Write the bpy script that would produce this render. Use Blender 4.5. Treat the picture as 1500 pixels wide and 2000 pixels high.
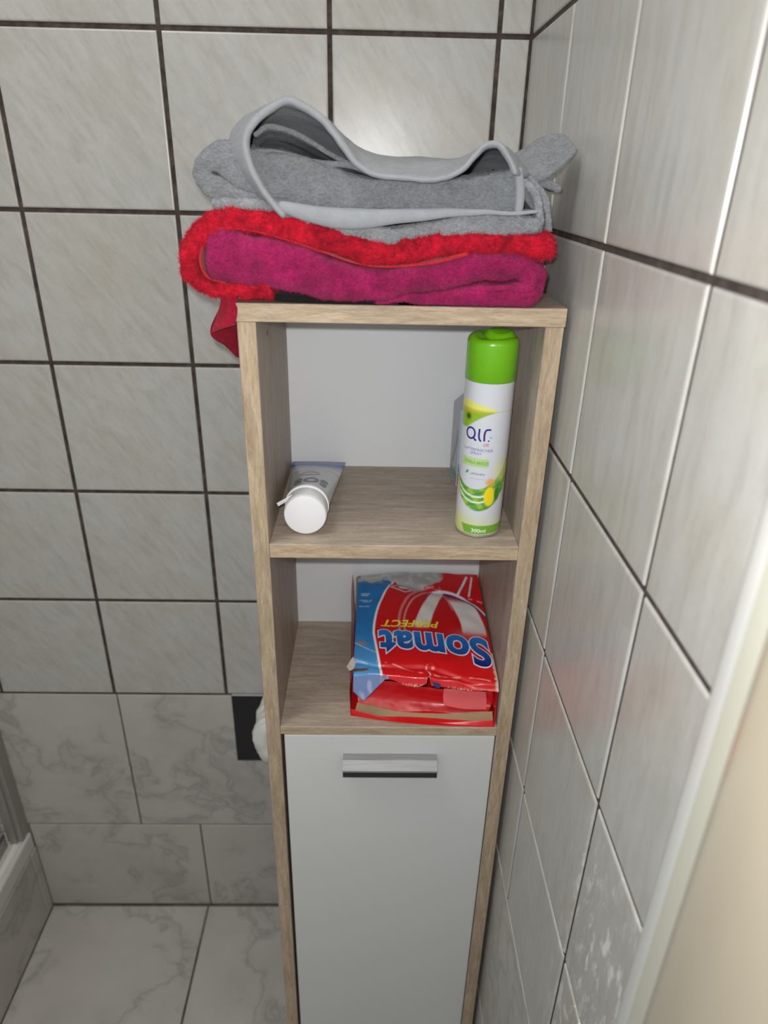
import bpy, bmesh, math, random
import numpy as np
from mathutils import Vector, Matrix, noise
random.seed(7); rng = np.random.default_rng(7)
for o in list(bpy.data.objects): bpy.data.objects.remove(o)
SC = bpy.context.scene; COL = SC.collection

# ---------------------------------------------------------------- camera
CP = Vector((-0.18319, -0.97457, 0.04704)); FPX = 1345.7
RT = Vector((0.999736, -0.011371, 0.019948)); UP = Vector((-0.012967, 0.437352, 0.899197)); FW = Vector((0.018949, 0.899218, -0.43709))
cd = bpy.data.cameras.new('camera'); cam = bpy.data.objects.new('camera', cd); COL.objects.link(cam)
cam.matrix_world = Matrix(((RT.x, UP.x, -FW.x, CP.x), (RT.y, UP.y, -FW.y, CP.y), (RT.z, UP.z, -FW.z, CP.z), (0, 0, 0, 1)))
cd.sensor_fit = 'VERTICAL'; cd.sensor_height = 36; cd.lens = FPX / 2000 * 36
cd.clip_start = 0.01; cd.dof.use_dof = True; cd.dof.focus_distance = 0.72; cd.dof.aperture_fstop = 5.0
SC.camera = cam
# ---------------------------------------------------------------- world, lights, exposure
w = bpy.data.worlds.new('world'); SC.world = w; w.use_nodes = True
w.node_tree.nodes['Background'].inputs[0].default_value = (0.96, 0.98, 1, 1)
w.node_tree.nodes['Background'].inputs[1].default_value = 0.40
def lamp(name, kind, loc, power, col=(1, 1, 1), size=.1, target=None, **k):
    l = bpy.data.lights.new(name, kind); l.energy = power; l.color = col
    if kind == 'AREA': l.size = size
    else: l.shadow_soft_size = size
    o = bpy.data.objects.new(name, l); COL.objects.link(o); o.location = loc
    if target is not None: o.rotation_euler = (Vector(target) - Vector(loc)).to_track_quat('-Z', 'Y').to_euler()
    for a, b in k.items(): setattr(l, a, b)
    return o
lamp('phone_flash', 'POINT', CP + RT * -.012 + UP * .022, 11.5, (1, 1, .985), .006)
lamp('ambient_fill', 'AREA', (-.75, -.75, 1.15), 6.5, (1, .96, .9), .45, (-.6, -.45, -1))  # unseen soft lamp overhead, added for ambient light
SC.view_settings.view_transform = 'Standard'; SC.view_settings.look = 'None'
SC.view_settings.gamma = 1; SC.view_settings.use_curve_mapping = False; SC.view_settings.exposure = 0.2

# ---------------------------------------------------------------- helpers
def at(u, v, Y):          # a point at depth Y from its place in the photograph
    r = FW + RT * ((u - 750) / FPX) + UP * ((1000 - v) / FPX)
    return CP + r * ((Y - CP.y) / r.y)
def tag(o, label=None, cat=None, group=None, kind=None):
    if label: o['label'] = label
    if cat: o['category'] = cat
    if group: o['group'] = group
    if kind: o['kind'] = kind
    return o
def empty(name, loc=(0, 0, 0)):
    o = bpy.data.objects.new(name, None); COL.objects.link(o); o.location = loc; o.empty_display_size = .02
    return o
def link(name, me, mat=None, parent=None, smooth=False):
    if mat:
        for m in (mat if isinstance(mat, (list, tuple)) else [mat]): me.materials.append(m)
    if smooth: me.polygons.foreach_set('use_smooth', [True] * len(me.polygons))
    o = bpy.data.objects.new(name, me); COL.objects.link(o)
    if parent:
        o.parent = parent
        o.matrix_parent_inverse = Matrix.Translation(parent.location).inverted() if parent.type == 'EMPTY' else Matrix()
    return o
def frombm(name, bm, mat=None, parent=None, smooth=False):
    me = bpy.data.meshes.new(name); bmesh.ops.recalc_face_normals(bm, faces=bm.faces[:]); bm.to_mesh(me); bm.free()
    return link(name, me, mat, parent, smooth)
def bbox(bm, a, b, bev=0, seg=1):
    r = bmesh.ops.create_cube(bm, size=1)['verts']
    for v in r:
        v.co = Vector([a[i] + (b[i] - a[i]) * (v.co[i] + .5) for i in range(3)])
    if bev:
        es = list({e for v in r for e in v.link_edges})
        bmesh.ops.bevel(bm, geom=es, offset=bev, segments=seg, affect='EDGES', profile=.5)
def box(name, a, b, mat, parent=None, bev=0, seg=1):
    bm = bmesh.new(); bbox(bm, a, b, bev, seg); return frombm(name, bm, mat, parent)
def sm(o, ang=40):
    o.data.polygons.foreach_set('use_smooth', [True] * len(o.data.polygons))
    o.data.set_sharp_from_angle(angle=math.radians(ang)); return o
def lathe(name, prof, c, mat, parent=None, axis=(0, 0, 1), n=64, ang=35):
    ax = Vector(axis).normalized(); q = Vector((0, 0, 1)).rotation_difference(ax); bm = bmesh.new(); rings = []
    for r, h in prof:
        if r < 1e-6: rings.append([bm.verts.new(Vector(c) + q @ Vector((0, 0, h)))])
        else: rings.append([bm.verts.new(Vector(c) + q @ Vector((r * math.cos(2 * math.pi * i / n), r * math.sin(2 * math.pi * i / n), h))) for i in range(n)])
    for A, B in zip(rings, rings[1:]):
        for i in range(n):
            j = (i + 1) % n
            if len(A) == 1 and len(B) == 1: continue
            if len(A) == 1: bm.faces.new((A[0], B[i], B[j]))
            elif len(B) == 1: bm.faces.new((A[i], A[j], B[0]))
            else: bm.faces.new((A[i], A[j], B[j], B[i]))
    return sm(frombm(name, bm, mat, parent), ang)
def prism(name, poly, z0, z1, mat, parent=None):       # XY outline extruded along Z
    bm = bmesh.new(); A = [bm.verts.new((x, y, z0)) for x, y in poly]; B = [bm.verts.new((x, y, z1)) for x, y in poly]; n = len(poly)
    for i in range(n): bm.faces.new((A[i], A[(i + 1) % n], B[(i + 1) % n], B[i]))
    bm.faces.new(A); bm.faces.new(B); return frombm(name, bm, mat, parent)

# ---------------------------------------------------------------- materials
def mat(name, rgb=(.5, .5, .5), rough=.5, metal=0, spec=.5, **k):
    m = bpy.data.materials.new(name); m.use_nodes = True; b = m.node_tree.nodes['Principled BSDF']
    b.inputs['Base Color'].default_value = (*rgb, 1); b.inputs['Roughness'].default_value = rough
    b.inputs['Metallic'].default_value = metal; b.inputs['Specular IOR Level'].default_value = spec
    for a, v in k.items(): b.inputs[a.replace('_', ' ')].default_value = v
    return m
class G:
    def __init__(s, m): s.m = m; s.t = m.node_tree; s.b = s.t.nodes['Principled BSDF']
    def n(s, typ, **k):
        x = s.t.nodes.new('ShaderNode' + typ)
        for a, v in k.items():
            if a in x.inputs.keys() or a[0].isupper(): s.set(x, a.replace('_', ' '), v)
            else: setattr(x, a, v)
        return x
    def set(s, x, a, v):
        if hasattr(v, 'is_output') : s.t.links.new(v, x.inputs[a])
        else: x.inputs[a].default_value = v
    def coord(s, scale=(1, 1, 1), rot=(0, 0, 0), rand=False):
        c = s.n('TexCoord').outputs['Object']
        if rand:
            oi = s.n('ObjectInfo'); wn = s.n('TexWhiteNoise', noise_dimensions='1D'); s.t.links.new(oi.outputs['Random'], wn.inputs['W'])
            sc = s.n('VectorMath', operation='SCALE'); s.t.links.new(wn.outputs['Color'], sc.inputs[0]); sc.inputs['Scale'].default_value = 7
            ad = s.n('VectorMath', operation='ADD'); s.t.links.new(c, ad.inputs[0]); s.t.links.new(sc.outputs[0], ad.inputs[1]); c = ad.outputs[0]
        mp = s.n('Mapping'); s.t.links.new(c, mp.inputs['Vector']); mp.inputs['Rotation'].default_value = rot; mp.inputs['Scale'].default_value = scale
        # rotate first, then stretch
        if any(rot):
            mp.inputs['Scale'].default_value = (1, 1, 1)
            m2 = s.n('Mapping'); m2.inputs['Scale'].default_value = scale; s.t.links.new(mp.outputs[0], m2.inputs[0]); return m2.outputs[0]
        return mp.outputs[0]
    def noise(s, vec, scale, detail=4, rough=.55, dist=0):
        x = s.n('TexNoise'); s.t.links.new(vec, x.inputs['Vector']); x.inputs['Scale'].default_value = scale
        x.inputs['Detail'].default_value = detail; x.inputs['Roughness'].default_value = rough; x.inputs['Distortion'].default_value = dist
        return x.outputs['Fac']
    def ramp(s, fac, stops):
        r = s.n('ValToRGB'); s.t.links.new(fac, r.inputs[0]); e = r.color_ramp.elements
        while len(e) < len(stops): e.new(.5)
        for q, (p, c) in zip(e, stops): q.position = p; q.color = (*c, 1) if len(c) == 3 else c
        return r.outputs[0]
    def mix(s, f, a, b, blend='MIX'):
        x = s.n('Mix', data_type='RGBA', blend_type=blend)
        for i, v in ((0, f), (6, a), (7, b)):
            if hasattr(v, 'is_output'): s.t.links.new(v, x.inputs[i])
            else: x.inputs[i].default_value = v if i == 0 else (*v, 1)
        return x.outputs[2]
    def color(s, c): s.t.links.new(c, s.b.inputs['Base Color'])
    def bump(s, h, strength=.2, dist=.001):
        x = s.n('Bump'); s.t.links.new(h, x.inputs['Height']); x.inputs['Strength'].default_value = strength; x.inputs['Distance'].default_value = dist
        s.t.links.new(x.outputs[0], s.b.inputs['Normal']); return x
def grey(v): return (v, v, v)

def tile_mat(name, rot, scale):
    m = mat(name, rough=.30, spec=.55); g = G(m)
    c = g.coord(scale, rot, True); c2 = g.coord((1, 1, 1), (0, 0, 0), True)
    st = g.noise(c, 22, 6, .62, .6); big = g.noise(c2, 11, 3, .5); fine = g.noise(c2, 160, 3, .7)
    base = g.ramp(st, [(.33, (.40, .392, .366)), (.48, (.445, .438, .415)), (.64, (.475, .472, .455))])
    warm = g.ramp(big, [(.40, (1, 1, 1)), (.68, (.975, .945, .90))])
    col = g.mix(1.0, base, warm, 'MULTIPLY')
    col = g.mix(.35, col, g.ramp(fine, [(.3, grey(.90)), (.7, grey(1.08))]), 'MULTIPLY')
    g.color(col); g.bump(g.noise(c, 9, 3, .5), .16, .0012)
    return m, g, col
TILE_B, _, _ = tile_mat('tile_glaze_diagonal_streaks', (0, math.radians(34), 0), (4.2, 1, 1))
TILE_R, gR, colR = tile_mat('tile_glaze_vertical_streaks', (0, 0, 0), (1, 3.5, .7))
# limescale and plaster smears low on the right wall (world-anchored, own shape)
ge = gR.n('NewGeometry'); sep = gR.n('SeparateXYZ'); gR.t.links.new(ge.outputs['Position'], sep.inputs[0])
mp = gR.n('Mapping'); gR.t.links.new(ge.outputs['Position'], mp.inputs[0]); mp.inputs['Scale'].default_value = (1, 2.2, .8)
nz = gR.noise(mp.outputs[0], 38, 8, .72, .3)
def rng_(g, sock, a, b, lo=0, hi=1):
    x = g.n('MapRange'); g.t.links.new(sock, x.inputs[0]); x.inputs[1].default_value = a; x.inputs[2].default_value = b; x.inputs[3].default_value = lo; x.inputs[4].default_value = hi
    return x.outputs[0]
def mul(g, a, b):
    x = g.n('Math', operation='MULTIPLY'); g.t.links.new(a, x.inputs[0])
    if hasattr(b, 'is_output'): g.t.links.new(b, x.inputs[1])
    else: x.inputs[1].default_value = b
    return x.outputs[0]
mk = mul(gR, rng_(gR, sep.outputs['Z'], -.385, -.47), rng_(gR, sep.outputs['Y'], -.545, -.62))
sm_ = mul(gR, rng_(gR, nz, .52, .62), mk)
gR.color(gR.mix(sm_, colR, (.78, .77, .74)))

MARBLE = mat('marble_tile', rough=.38); g = G(MARBLE)
c = g.coord((1, 1, 1), (0, math.radians(35), math.radians(20)), True)
wn = g.noise(c, 7, 5, .6); vec = g.n('VectorMath', operation='MULTIPLY_ADD')
nc = g.n('TexNoise'); g.t.links.new(c, nc.inputs[0]); nc.inputs['Scale'].default_value = 6; nc.inputs['Detail'].default_value = 4
g.t.links.new(nc.outputs['Color'], vec.inputs[0]); vec.inputs[1].default_value = (.35, .35, .35); g.t.links.new(c, vec.inputs[2])
v1 = g.n('TexNoise'); g.t.links.new(vec.outputs[0], v1.inputs[0]); v1.inputs['Scale'].default_value = 3.6; v1.inputs['Detail'].default_value = 5; v1.inputs['Roughness'].default_value = .55
ab = g.n('Math', operation='SUBTRACT'); g.t.links.new(v1.outputs['Fac'], ab.inputs[0]); ab.inputs[1].default_value = .5
ab2 = g.n('Math', operation='ABSOLUTE'); g.t.links.new(ab.outputs[0], ab2.inputs[0])
vein = g.ramp(ab2.outputs[0], [(0, (.72, .72, .73)), (.012, (.88, .88, .88)), (.045, (1, 1, 1))])
base = g.ramp(wn, [(.3, (.42, .405, .375)), (.5, (.475, .455, .425)), (.7, (.505, .485, .455))])
g.color(g.mix(1, base, vein, 'MULTIPLY'))
GROUT = mat('dark_brown_grout', (.085, .062, .052), .9); g = G(GROUT); c = g.coord()
g.color(g.ramp(g.noise(c, 60, 5, .7), [(.3, (.018, .012, .010)), (.55, (.060, .043, .037)), (.8, (.13, .10, .088))])); g.bump(g.noise(c, 400, 3), .5, .0008)
GROUT2 = mat('olive_grey_grout', (.13, .12, .085), .9); g = G(GROUT2); c = g.coord()
g.color(g.ramp(g.noise(c, 20, 4, .7), [(.3, (.05, .05, .03)), (.6, (.16, .145, .10))]))
PLASTER = mat('wall_core', (.4, .38, .35), .9)

def wood(name, axis, tones, edge=False):
    m = mat(name, rough=.48, spec=.35); g = G(m)
    sc = {'x': (1, 9, 9), 'z': (9, 9, 1), 'y': (9, 1, 9)}[axis]
    c = g.coord(sc); a = g.noise(c, 20, 8, .72, .5); b = g.noise(c, 70 if edge else 85, 3, .85); big = g.noise(c, 3, 3, .5, 1.5)
    col = g.ramp(a, [(.28, tones[0]), (.5, tones[1]), (.72, tones[2])])
    col = g.mix(.8, col, g.ramp(b, [(.34, grey(.74)), (.52, grey(1.0)), (.8, grey(1.1))]), 'MULTIPLY')
    col = g.mix(.7, col, g.ramp(big, [(.35, grey(.82)), (.55, grey(1.0)), (.7, (1.06, 1.03, 1.0))]), 'MULTIPLY')
    g.color(col); g.bump(b, .12, .0004); return m
T1 = [(.29, .228, .175), (.41, .335, .27), (.52, .44, .365)]
T2 = [(.30, .215, .132), (.45, .345, .235), (.59, .475, .34)]
WOODX = wood('oak_foil_grain_across', 'x', T1); WOODZ = wood('oak_foil_grain_upright', 'z', T1)
EDGEX = wood('oak_edge_band_across', 'x', T2, True); EDGEZ = wood('oak_edge_band_upright', 'z', T2, True)
BACKM = mat('white_hardboard', (.70, .715, .74), .24)
DOORM = mat('white_foil_door', (.62, .63, .62), .42); g = G(DOORM); g.bump(g.noise(g.coord(), 300, 2), .04, .0003)
ALU = mat('brushed_aluminium', (.36, .36, .36), .55, .35); g = G(ALU)
g.color(g.ramp(g.noise(g.coord((1, 30, 60)), 20, 3), [(.3, grey(.26)), (.7, grey(.36))]))
DARKMET = mat('dark_metal', (.035, .035, .034), .35, .4)  # pin metal; on the handle it paints a dark-room reflection
BLACK = mat('black_plate', (.008, .009, .014), .25); PAPER = mat('toilet_paper', (.72, .71, .66), .9); CREAM = mat('cream_paint', (.68, .62, .49), .22)
g = G(PAPER); g.bump(g.noise(g.coord(), 300, 4), .3, .001)
GLASS = mat('shower_glass', (.75, .8, .78), .08, Transmission_Weight=.9); PROFM = mat('matt_aluminium_profile', (.36, .35, .33), .4, .5)
RIMM = mat('white_tray_rim', (.60, .59, .57), .35)

# ---------------------------------------------------------------- tiled walls and floor
TS = .1992; JW = .0055; Z5 = -4 * TS; Z6 = -1.1295; Z7 = -1.3756
_tc = {}
def tile(parent, lo, hi, face, mt, joint=JW, th=.006, bev=.0016):
    # face: 'y' back wall (glaze towards -y), 'x' right wall (towards -x), 'z' floor, '-x' plinth (towards +x)
    lo = [lo[0] + joint / 2, lo[1] + joint / 2]; hi = [hi[0] - joint / 2, hi[1] - joint / 2]
    w_, h_ = hi[0] - lo[0], hi[1] - lo[1]
    if w_ < .004 or h_ < .004: return
    key = (face, round(w_, 4), round(h_, 4), mt.name)
    if key not in _tc:
        bm = bmesh.new(); b = bev
        p0 = [(-w_/2, -h_/2), (w_/2, -h_/2), (w_/2, h_/2), (-w_/2, h_/2)]
        rows = []
        for ins, d in ((0, 0), (0, th - b), (b * .35, th - b * .3), (b * 1.3, th)):
            rows.append([(x - math.copysign(ins, x), y - math.copysign(ins, y), d) for x, y in p0])
        def tr(p):
            a, c, d = p
            return {'y': (a, -d, c), 'x': (-d, a, c), 'z': (a, c, d), '-x': (d, a, c)}[face]
        V = [[bm.verts.new(tr(p)) for p in r] for r in rows]
        for A, B in zip(V, V[1:]):
            for i in range(4): bm.faces.new((A[i], A[(i+1) % 4], B[(i+1) % 4], B[i]))
        bm.faces.new(V[-1]); bmesh.ops.recalc_face_normals(bm, faces=bm.faces[:])
        # outward check
        cen = Vector(tr((0, 0, 0)))
        f = bm.faces[:][-1]
        if f.normal.dot(Vector(tr((0, 0, 1)))) < 0: bmesh.ops.reverse_faces(bm, faces=bm.faces[:])
        me = bpy.data.meshes.new('tile'); bm.to_mesh(me); bm.free(); me.materials.append(mt)
        _tc[key] = me
    o = bpy.data.objects.new('tile', _tc[key]); COL.objects.link(o); o.parent = parent
    u, v = (lo[0] + hi[0]) / 2, (lo[1] + hi[1]) / 2
    base = parent['plane']
    o.location = {'y': (u, base, v), 'x': (base, u, v), 'z': (u, v, base), '-x': (base, u, v)}[face]
    return o
def edges(a, b, start, step):
    s = [a]; k = math.ceil((a - start) / step - 1e-6)
    while start + k * step < b - 1e-6:
        if start + k * step > a + 1e-6: s.append(start + k * step)
        k += 1
    return s + [b]
GB = .0042     # glaze face stands this far in front of the grout
def wall(name, a, b, mt, plane):
    o = box(name, a, b, mt); o['kind'] = 'structure'; o['plane'] = plane; return o
ZT = .80
wb = wall('wall_back', (-1.75, .0018, Z7 - .02), (.05, .06, ZT), [GROUT], .0058)
xs = [x for x in edges(-1.75, 0, -.039, .2)]
zs = edges(Z5, ZT, 0, TS)
for z0, z1 in zip(zs, zs[1:]):
    for x0, x1 in zip(xs, xs[1:]): tile(wb, (x0, z0), (x1, z1), 'y', TILE_B)
wm = wall('wall_back_lower', (-1.75, .0010, Z7), (0, .0018, Z5 - .001), [GROUT2], .0058); wm.name = 'trim_1'
for (z0, z1, xst) in ((Z6, Z5, -.635), (Z7, Z6, -.518)):
    xx = edges(-1.75, 0, xst, .333 if z0 > -1.2 else .3415)
    for x0, x1 in zip(xx, xx[1:]): tile(wb, (x0, z0), (x1, z1), 'y', MARBLE, .003, .0065, .0008)
wr = wall('wall_right', (.0018, -1.5, Z7 - .02), (.06, .0018, ZT), [GROUT], .0058)
ys = [-1.5, -1.364, -1.17, -.975, -.780, -.5846, -.391, -.195, 0]
for z0, z1 in zip(zs, zs[1:]):
    for y0, y1 in zip(ys, ys[1:]): tile(wr, (y0, z0), (y1, z1), 'x', TILE_R)
for (z0, z1, yst) in ((Z6, Z5, -.21), (Z7, Z6, -.11)):
    yy = edges(-1.5, 0, yst, .333)
    for y0, y1 in zip(yy, yy[1:]): tile(wr, (y0, z0), (y1, z1), 'x', MARBLE, .003)
fl = wall('floor', (-1.75, -1.5, Z7 - .05), (0, 0, Z7 - .0012), [GROUT2], Z7 - .006)
xx = edges(-.857, -.002, -.523, .333); yy = edges(-1.5, -.003, -.336, .333)
for x0, x1 in zip(xx, xx[1:]):
    for y0, y1 in zip(yy, yy[1:]): tile(fl, (x0, y0), (x1, y1), 'z', MARBLE, .0045, .006, .0008)
# door casing, close to the camera, right
CASE = mat('pale_casing_paint', (.62, .62, .60), .3); LEAF = mat('cream_door_leaf', (.41, .36, .275), .2, Coat_Weight=.6, Coat_Roughness=.12)
pr = [(0, -.716), (-.016, -.716), (-.0195, -.7175), (-.0205, -.720), (-.0222, -.7340), (-.0222, -1.45), (0, -1.45)]
dr = sm(prism('door_1', pr, Z7, ZT, CASE), 50); dr['kind'] = 'structure'
pr = [(-.0223, -.7342), (-.0230, -.7345), (-.0233, -.736), (-.0244, -.7535), (-.0223, -.7540)]
sm(prism('casing_strip', pr, Z7, ZT, mat('pale_cream_strip', (.52, .515, .43), .35), dr), 50)
pr = [(-.0223, -.7545), (-.0256, -.7548), (-.0280, -.7560), (-.0298, -.7580), (-.0310, -.7610), (-.0318, -.766), (-.0326, -.80), (-.034, -1.44), (-.0223, -1.44)]
sm(prism('door_leaf', pr, Z7 + .01, ZT - .002, LEAF, dr), 60)

# ---------------------------------------------------------------- shower in the left corner
XS = -.8565
tr_ = empty('shower_tray', (XS - .3, -.4, Z7)); tag(tr_, 'marble-clad shower tray step with white rim at the far left edge of the floor', 'shower tray')
pl = box('plinth', (-1.7, -1.5, Z7), (XS - .004, -.001, -1.190), GROUT2, tr_); 
box('rim', (-1.7, -1.5, -1.1895), (XS + .0005, -.004, -1.148), RIMM, tr_, .004, 2)
pl['plane'] = XS - .0045
yy = edges(-1.5, -.003, -.36, .333)
for y0, y1 in zip(yy, yy[1:]):
    t = tile(pl, (y0, Z7 + .001), (y1, -1.190), '-x', MARBLE, .002)
    # plinth sits under an empty: undo its offset
    t.matrix_parent_inverse = Matrix()
pl.matrix_parent_inverse = Matrix.Translation(tr_.location).inverted()
def sealant():
    bm = bmesh.new(); n = 60; R = []
    for i in range(n):
        y = -.006 - i * 1.4 / n; k = noise.noise(Vector((y * 25, 3, 1))) * .0018
        R.append([bm.verts.new((XS - .018 + dx + k, y, -1.148 + dz)) for dx, dz in ((-.004, 0), (-.003, .004 + k), (.002, .0045 + k), (.006, .001), (.007, -.0005))])
    for A, B in zip(R, R[1:]):
        for j in range(4): bm.faces.new((A[j], A[j+1], B[j+1], B[j]))
    return bm
frombm('sealant_bead', sealant(), mat('white_silicone', (.74, .72, .66), .5), tr_, True)
sh = empty('shower_screen', (XS - .03, -.3, -1.148)); tag(sh, 'aluminium-framed glass shower screen standing on the white tray rim at left', 'shower screen')
bm = bmesh.new(); bbox(bm, (XS - .034, -.030, -1.146), (XS - .004, .0, ZT), .002); bbox(bm, (XS - .026, -.036, -1.146), (XS - .012, -.029, ZT), .001)
frombm('wall_profile', bm, PROFM, sh)
bm = bmesh.new(); bbox(bm, (XS - .041, -1.4, -1.1465), (XS - .029, -.037, -1.121), .0015); frombm('bottom_rail', bm, PROFM, sh)
box('glass_pane', (XS - .038, -1.39, -1.1205), (XS - .032, -.037, ZT - .05), GLASS, sh, .0005)
box('door_seal', (XS - .0315, -1.38, -1.1200), (XS - .0295, -.038, -1.112), mat('grey_rubber', (.1, .1, .1), .7), sh)

# ---------------------------------------------------------------- cabinet
X0, X1, YF, YB, ZTP, ZS1, ZS2, TK = -.3087, -.0064, -.3286, -.1042, -.0579, -.3070, -.5616, .0168
SW = .0175
cb = empty('bathroom_cabinet', ((X0 + X1) / 2, (YF + YB) / 2, Z7)); tag(cb, 'tall narrow oak-look open shelf cabinet with a white lower door', 'cabinet')
def panel(name, a, b, faces, edge, eb=True):
    bm = bmesh.new(); bbox(bm, a, b, .0006, 1); o = frombm(name, bm, [faces, edge], cb)
    for f in o.data.polygons:
        if f.normal.y < -.9: f.material_index = 1
    return o
ZB = Z7 + .004
panel('side_panel', (X0, YF, ZB), (X0 + SW, YB + .006, ZTP - TK), WOODZ, EDGEZ)
panel('side_panel', (X1 - SW, YF, ZB), (X1, YB + .006, ZTP - TK), WOODZ, EDGEZ)
panel('top_panel', (X0 - .0008, YF - .001, ZTP - TK), (X1 + .0008, YB + .006, ZTP), WOODX, EDGEX)
panel('shelf', (X0 + SW, YF + .0005, ZS1 - TK), (X1 - SW, YB, ZS1), WOODX, EDGEX)
panel('shelf', (X0 + SW, YF + .0005, ZS2 - TK + .004), (X1 - SW, YB, ZS2), WOODX, EDGEX)
panel('bottom_panel', (X0 + SW, YF + .02, Z7 + .06), (X1 - SW, YB, Z7 + .076), WOODX, EDGEX)
panel('plinth_board', (X0 + SW, YF + .03, ZB), (X1 - SW, YF + .045, Z7 + .06), WOODX, EDGEX)
box('back_panel', (X0 + .006, YB + .0001, Z7 + .05), (X1 - .006, YB + .0035, ZTP - TK), BACKM, cb)
dd = box('door', (X0 + SW + .0042, YF + .001, Z7 + .065), (X1 - SW - .0012, YF + .017, ZS2 - TK + .0025), DOORM, cb, .0012, 2)
hz = -.6115
bm = bmesh.new(); P_ = [(YF + .001, hz + .0060), (YF - .010, hz + .0060), (YF - .0200, hz - .0020), (YF - .0200, hz - .0045), (YF + .001, hz - .0045)]
A_ = [bm.verts.new((-.2141, y, z)) for y, z in P_]; B_ = [bm.verts.new((-.0968, y, z)) for y, z in P_]
for i in range(5): bm.faces.new((A_[i], A_[(i + 1) % 5], B_[(i + 1) % 5], B_[i]))
bm.faces.new(A_); bm.faces.new(B_)
hd = frombm('handle', bm, ALU, dd); hd.matrix_parent_inverse = Matrix.Translation(cb.location).inverted() @ Matrix.Translation((0, 0, 0))
hd.matrix_parent_inverse = Matrix()
h2 = box('dark_reflection_strip', (-.2139, YF - .0196, hz - .0135), (-.0970, YF - .008, hz - .0046), DARKMET, dd, .0004)  # handle front face, its reflection of the dark room put into the colour
tag(h2, 'dark lower strip of the handle, coloured as a reflection of the dark room')
lathe('screw_hole', [(0, .0004), (.0022, .0004), (.0028, .0002), (.003, -.0006)], (X0 + SW, -.262, -.098), mat('hole_plug', (.09, .07, .05), .6), cb, (1, 0, 0), 20)

# ---------------------------------------------------------------- cloth tools
def cr(P, n):
    P = np.asarray(P, float)
    if len(P) < 2: return P
    d = np.linalg.norm(np.diff(P[..., :3].reshape(len(P), -1), axis=0), axis=1) + 1e-6; t = np.r_[0, np.cumsum(d ** .75)]
    m = np.zeros_like(P); sh_ = (-1,) + (1,) * (P.ndim - 1)
    dt = np.diff(t).reshape(sh_); s = np.diff(P, axis=0) / dt
    m[0] = s[0]; m[-1] = s[-1]
    if len(P) > 2: m[1:-1] = (s[:-1] * dt[1:] + s[1:] * dt[:-1]) / (dt[:-1] + dt[1:])
    q = np.linspace(0, t[-1], n); k = np.clip(np.searchsorted(t, q, 'right') - 1, 0, len(P) - 2)
    h = (t[k + 1] - t[k]).reshape(sh_); x = ((q - t[k])).reshape(sh_) / h
    return (2*x**3 - 3*x**2 + 1) * P[k] + (x**3 - 2*x**2 + x) * h * m[k] + (-2*x**3 + 3*x**2) * P[k+1] + (x**3 - x**2) * h * m[k+1]
def slab(G3, H, ef=1.0, es=1.0, ee=1.0):
    """G3: (m,n,3) mid surface, H: (m,n) half thickness -> closed rounded sheet verts, faces"""
    th = [.5, .95, 1.3, 1.52]
    def pad(G_, H_, out0, out1):
        A = [G_[0] + out0 * (H_[0] * math.sin(a))[:, None] for a in th[::-1]]; B = [G_[-1] + out1 * (H_[-1] * math.sin(a))[:, None] for a in th]
        HA = [H_[0] * math.cos(a) for a in th[::-1]]; HB = [H_[-1] * math.cos(a) for a in th]
        return np.concatenate([np.array(A), G_, np.array(B)]), np.concatenate([np.array(HA), H_, np.array(HB)])
    nz_ = lambda v: v / (np.linalg.norm(v, axis=-1, keepdims=True) + 1e-12)
    tu = np.gradient(G3, axis=0); tv = np.gradient(G3, axis=1); N = nz_(np.cross(tu, tv))
    def padN(N_): return np.concatenate([np.repeat(N_[:1], 4, 0), N_, np.repeat(N_[-1:], 4, 0)])
    o0 = nz_(G3[0] - G3[1]); o1 = nz_(G3[-1] - G3[-2]); G1, H1 = pad(G3, H, o0 * ef, o1 * ef); N = padN(N)
    GT, HT = G1.transpose(1, 0, 2), H1.T
    p0 = nz_(GT[0] - GT[1]); p1 = nz_(GT[-1] - GT[-2]); Hs = np.maximum(HT, 0)
    GT, HT = pad(GT, Hs, p0 * es, p1 * ee); N = padN(N.transpose(1, 0, 2))
    m, n = HT.shape
    V = np.concatenate([(GT + N * HT[..., None]).reshape(-1, 3), (GT - N * HT[..., None]).reshape(-1, 3)]); S = m * n
    F = []
    idx = np.arange(S).reshape(m, n); a, b, c_, d_ = idx[:-1, :-1].ravel(), idx[1:, :-1].ravel(), idx[1:, 1:].ravel(), idx[:-1, 1:].ravel()
    F = np.concatenate([np.stack([a, b, c_, d_], 1), np.stack([d_, c_, b, a], 1) + S])
    bd = list(idx[:, 0]) + list(idx[-1, 1:]) + list(idx[::-1, -1][1:]) + list(idx[0, ::-1][1:])
    R = [(bd[i], bd[i + 1], bd[i + 1] + S, bd[i] + S) for i in range(len(bd) - 1)]
    return V, np.concatenate([F, np.array(R)])
def disp(V, amp, seed, zfloor=None):
    out = V.copy()
    for i, p in enumerate(V):
        q = Vector(p); o = Vector((seed, seed * 2.1, 0))
        d = Vector((0, 0, 0))
        for sc, a in amp: d += noise.noise_vector(q * sc + o) * a
        out[i] = q + d
    if zfloor is not None: out[:, 2] = np.maximum(out[:, 2], zfloor)
    return out
def pymesh(name, V, F, mt, parent=None, smooth=True):
    me = bpy.data.meshes.new(name); me.from_pydata([tuple(v) for v in V], [], [tuple(int(q) for q in f) for f in F]); me.update()
    bm = bmesh.new(); bm.from_mesh(me); bmesh.ops.remove_doubles(bm, verts=bm.verts[:], dist=2e-5); bmesh.ops.recalc_face_normals(bm, faces=bm.faces[:]); bm.to_mesh(me); bm.free()
    return link(name, me, mt, parent, smooth)
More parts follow.
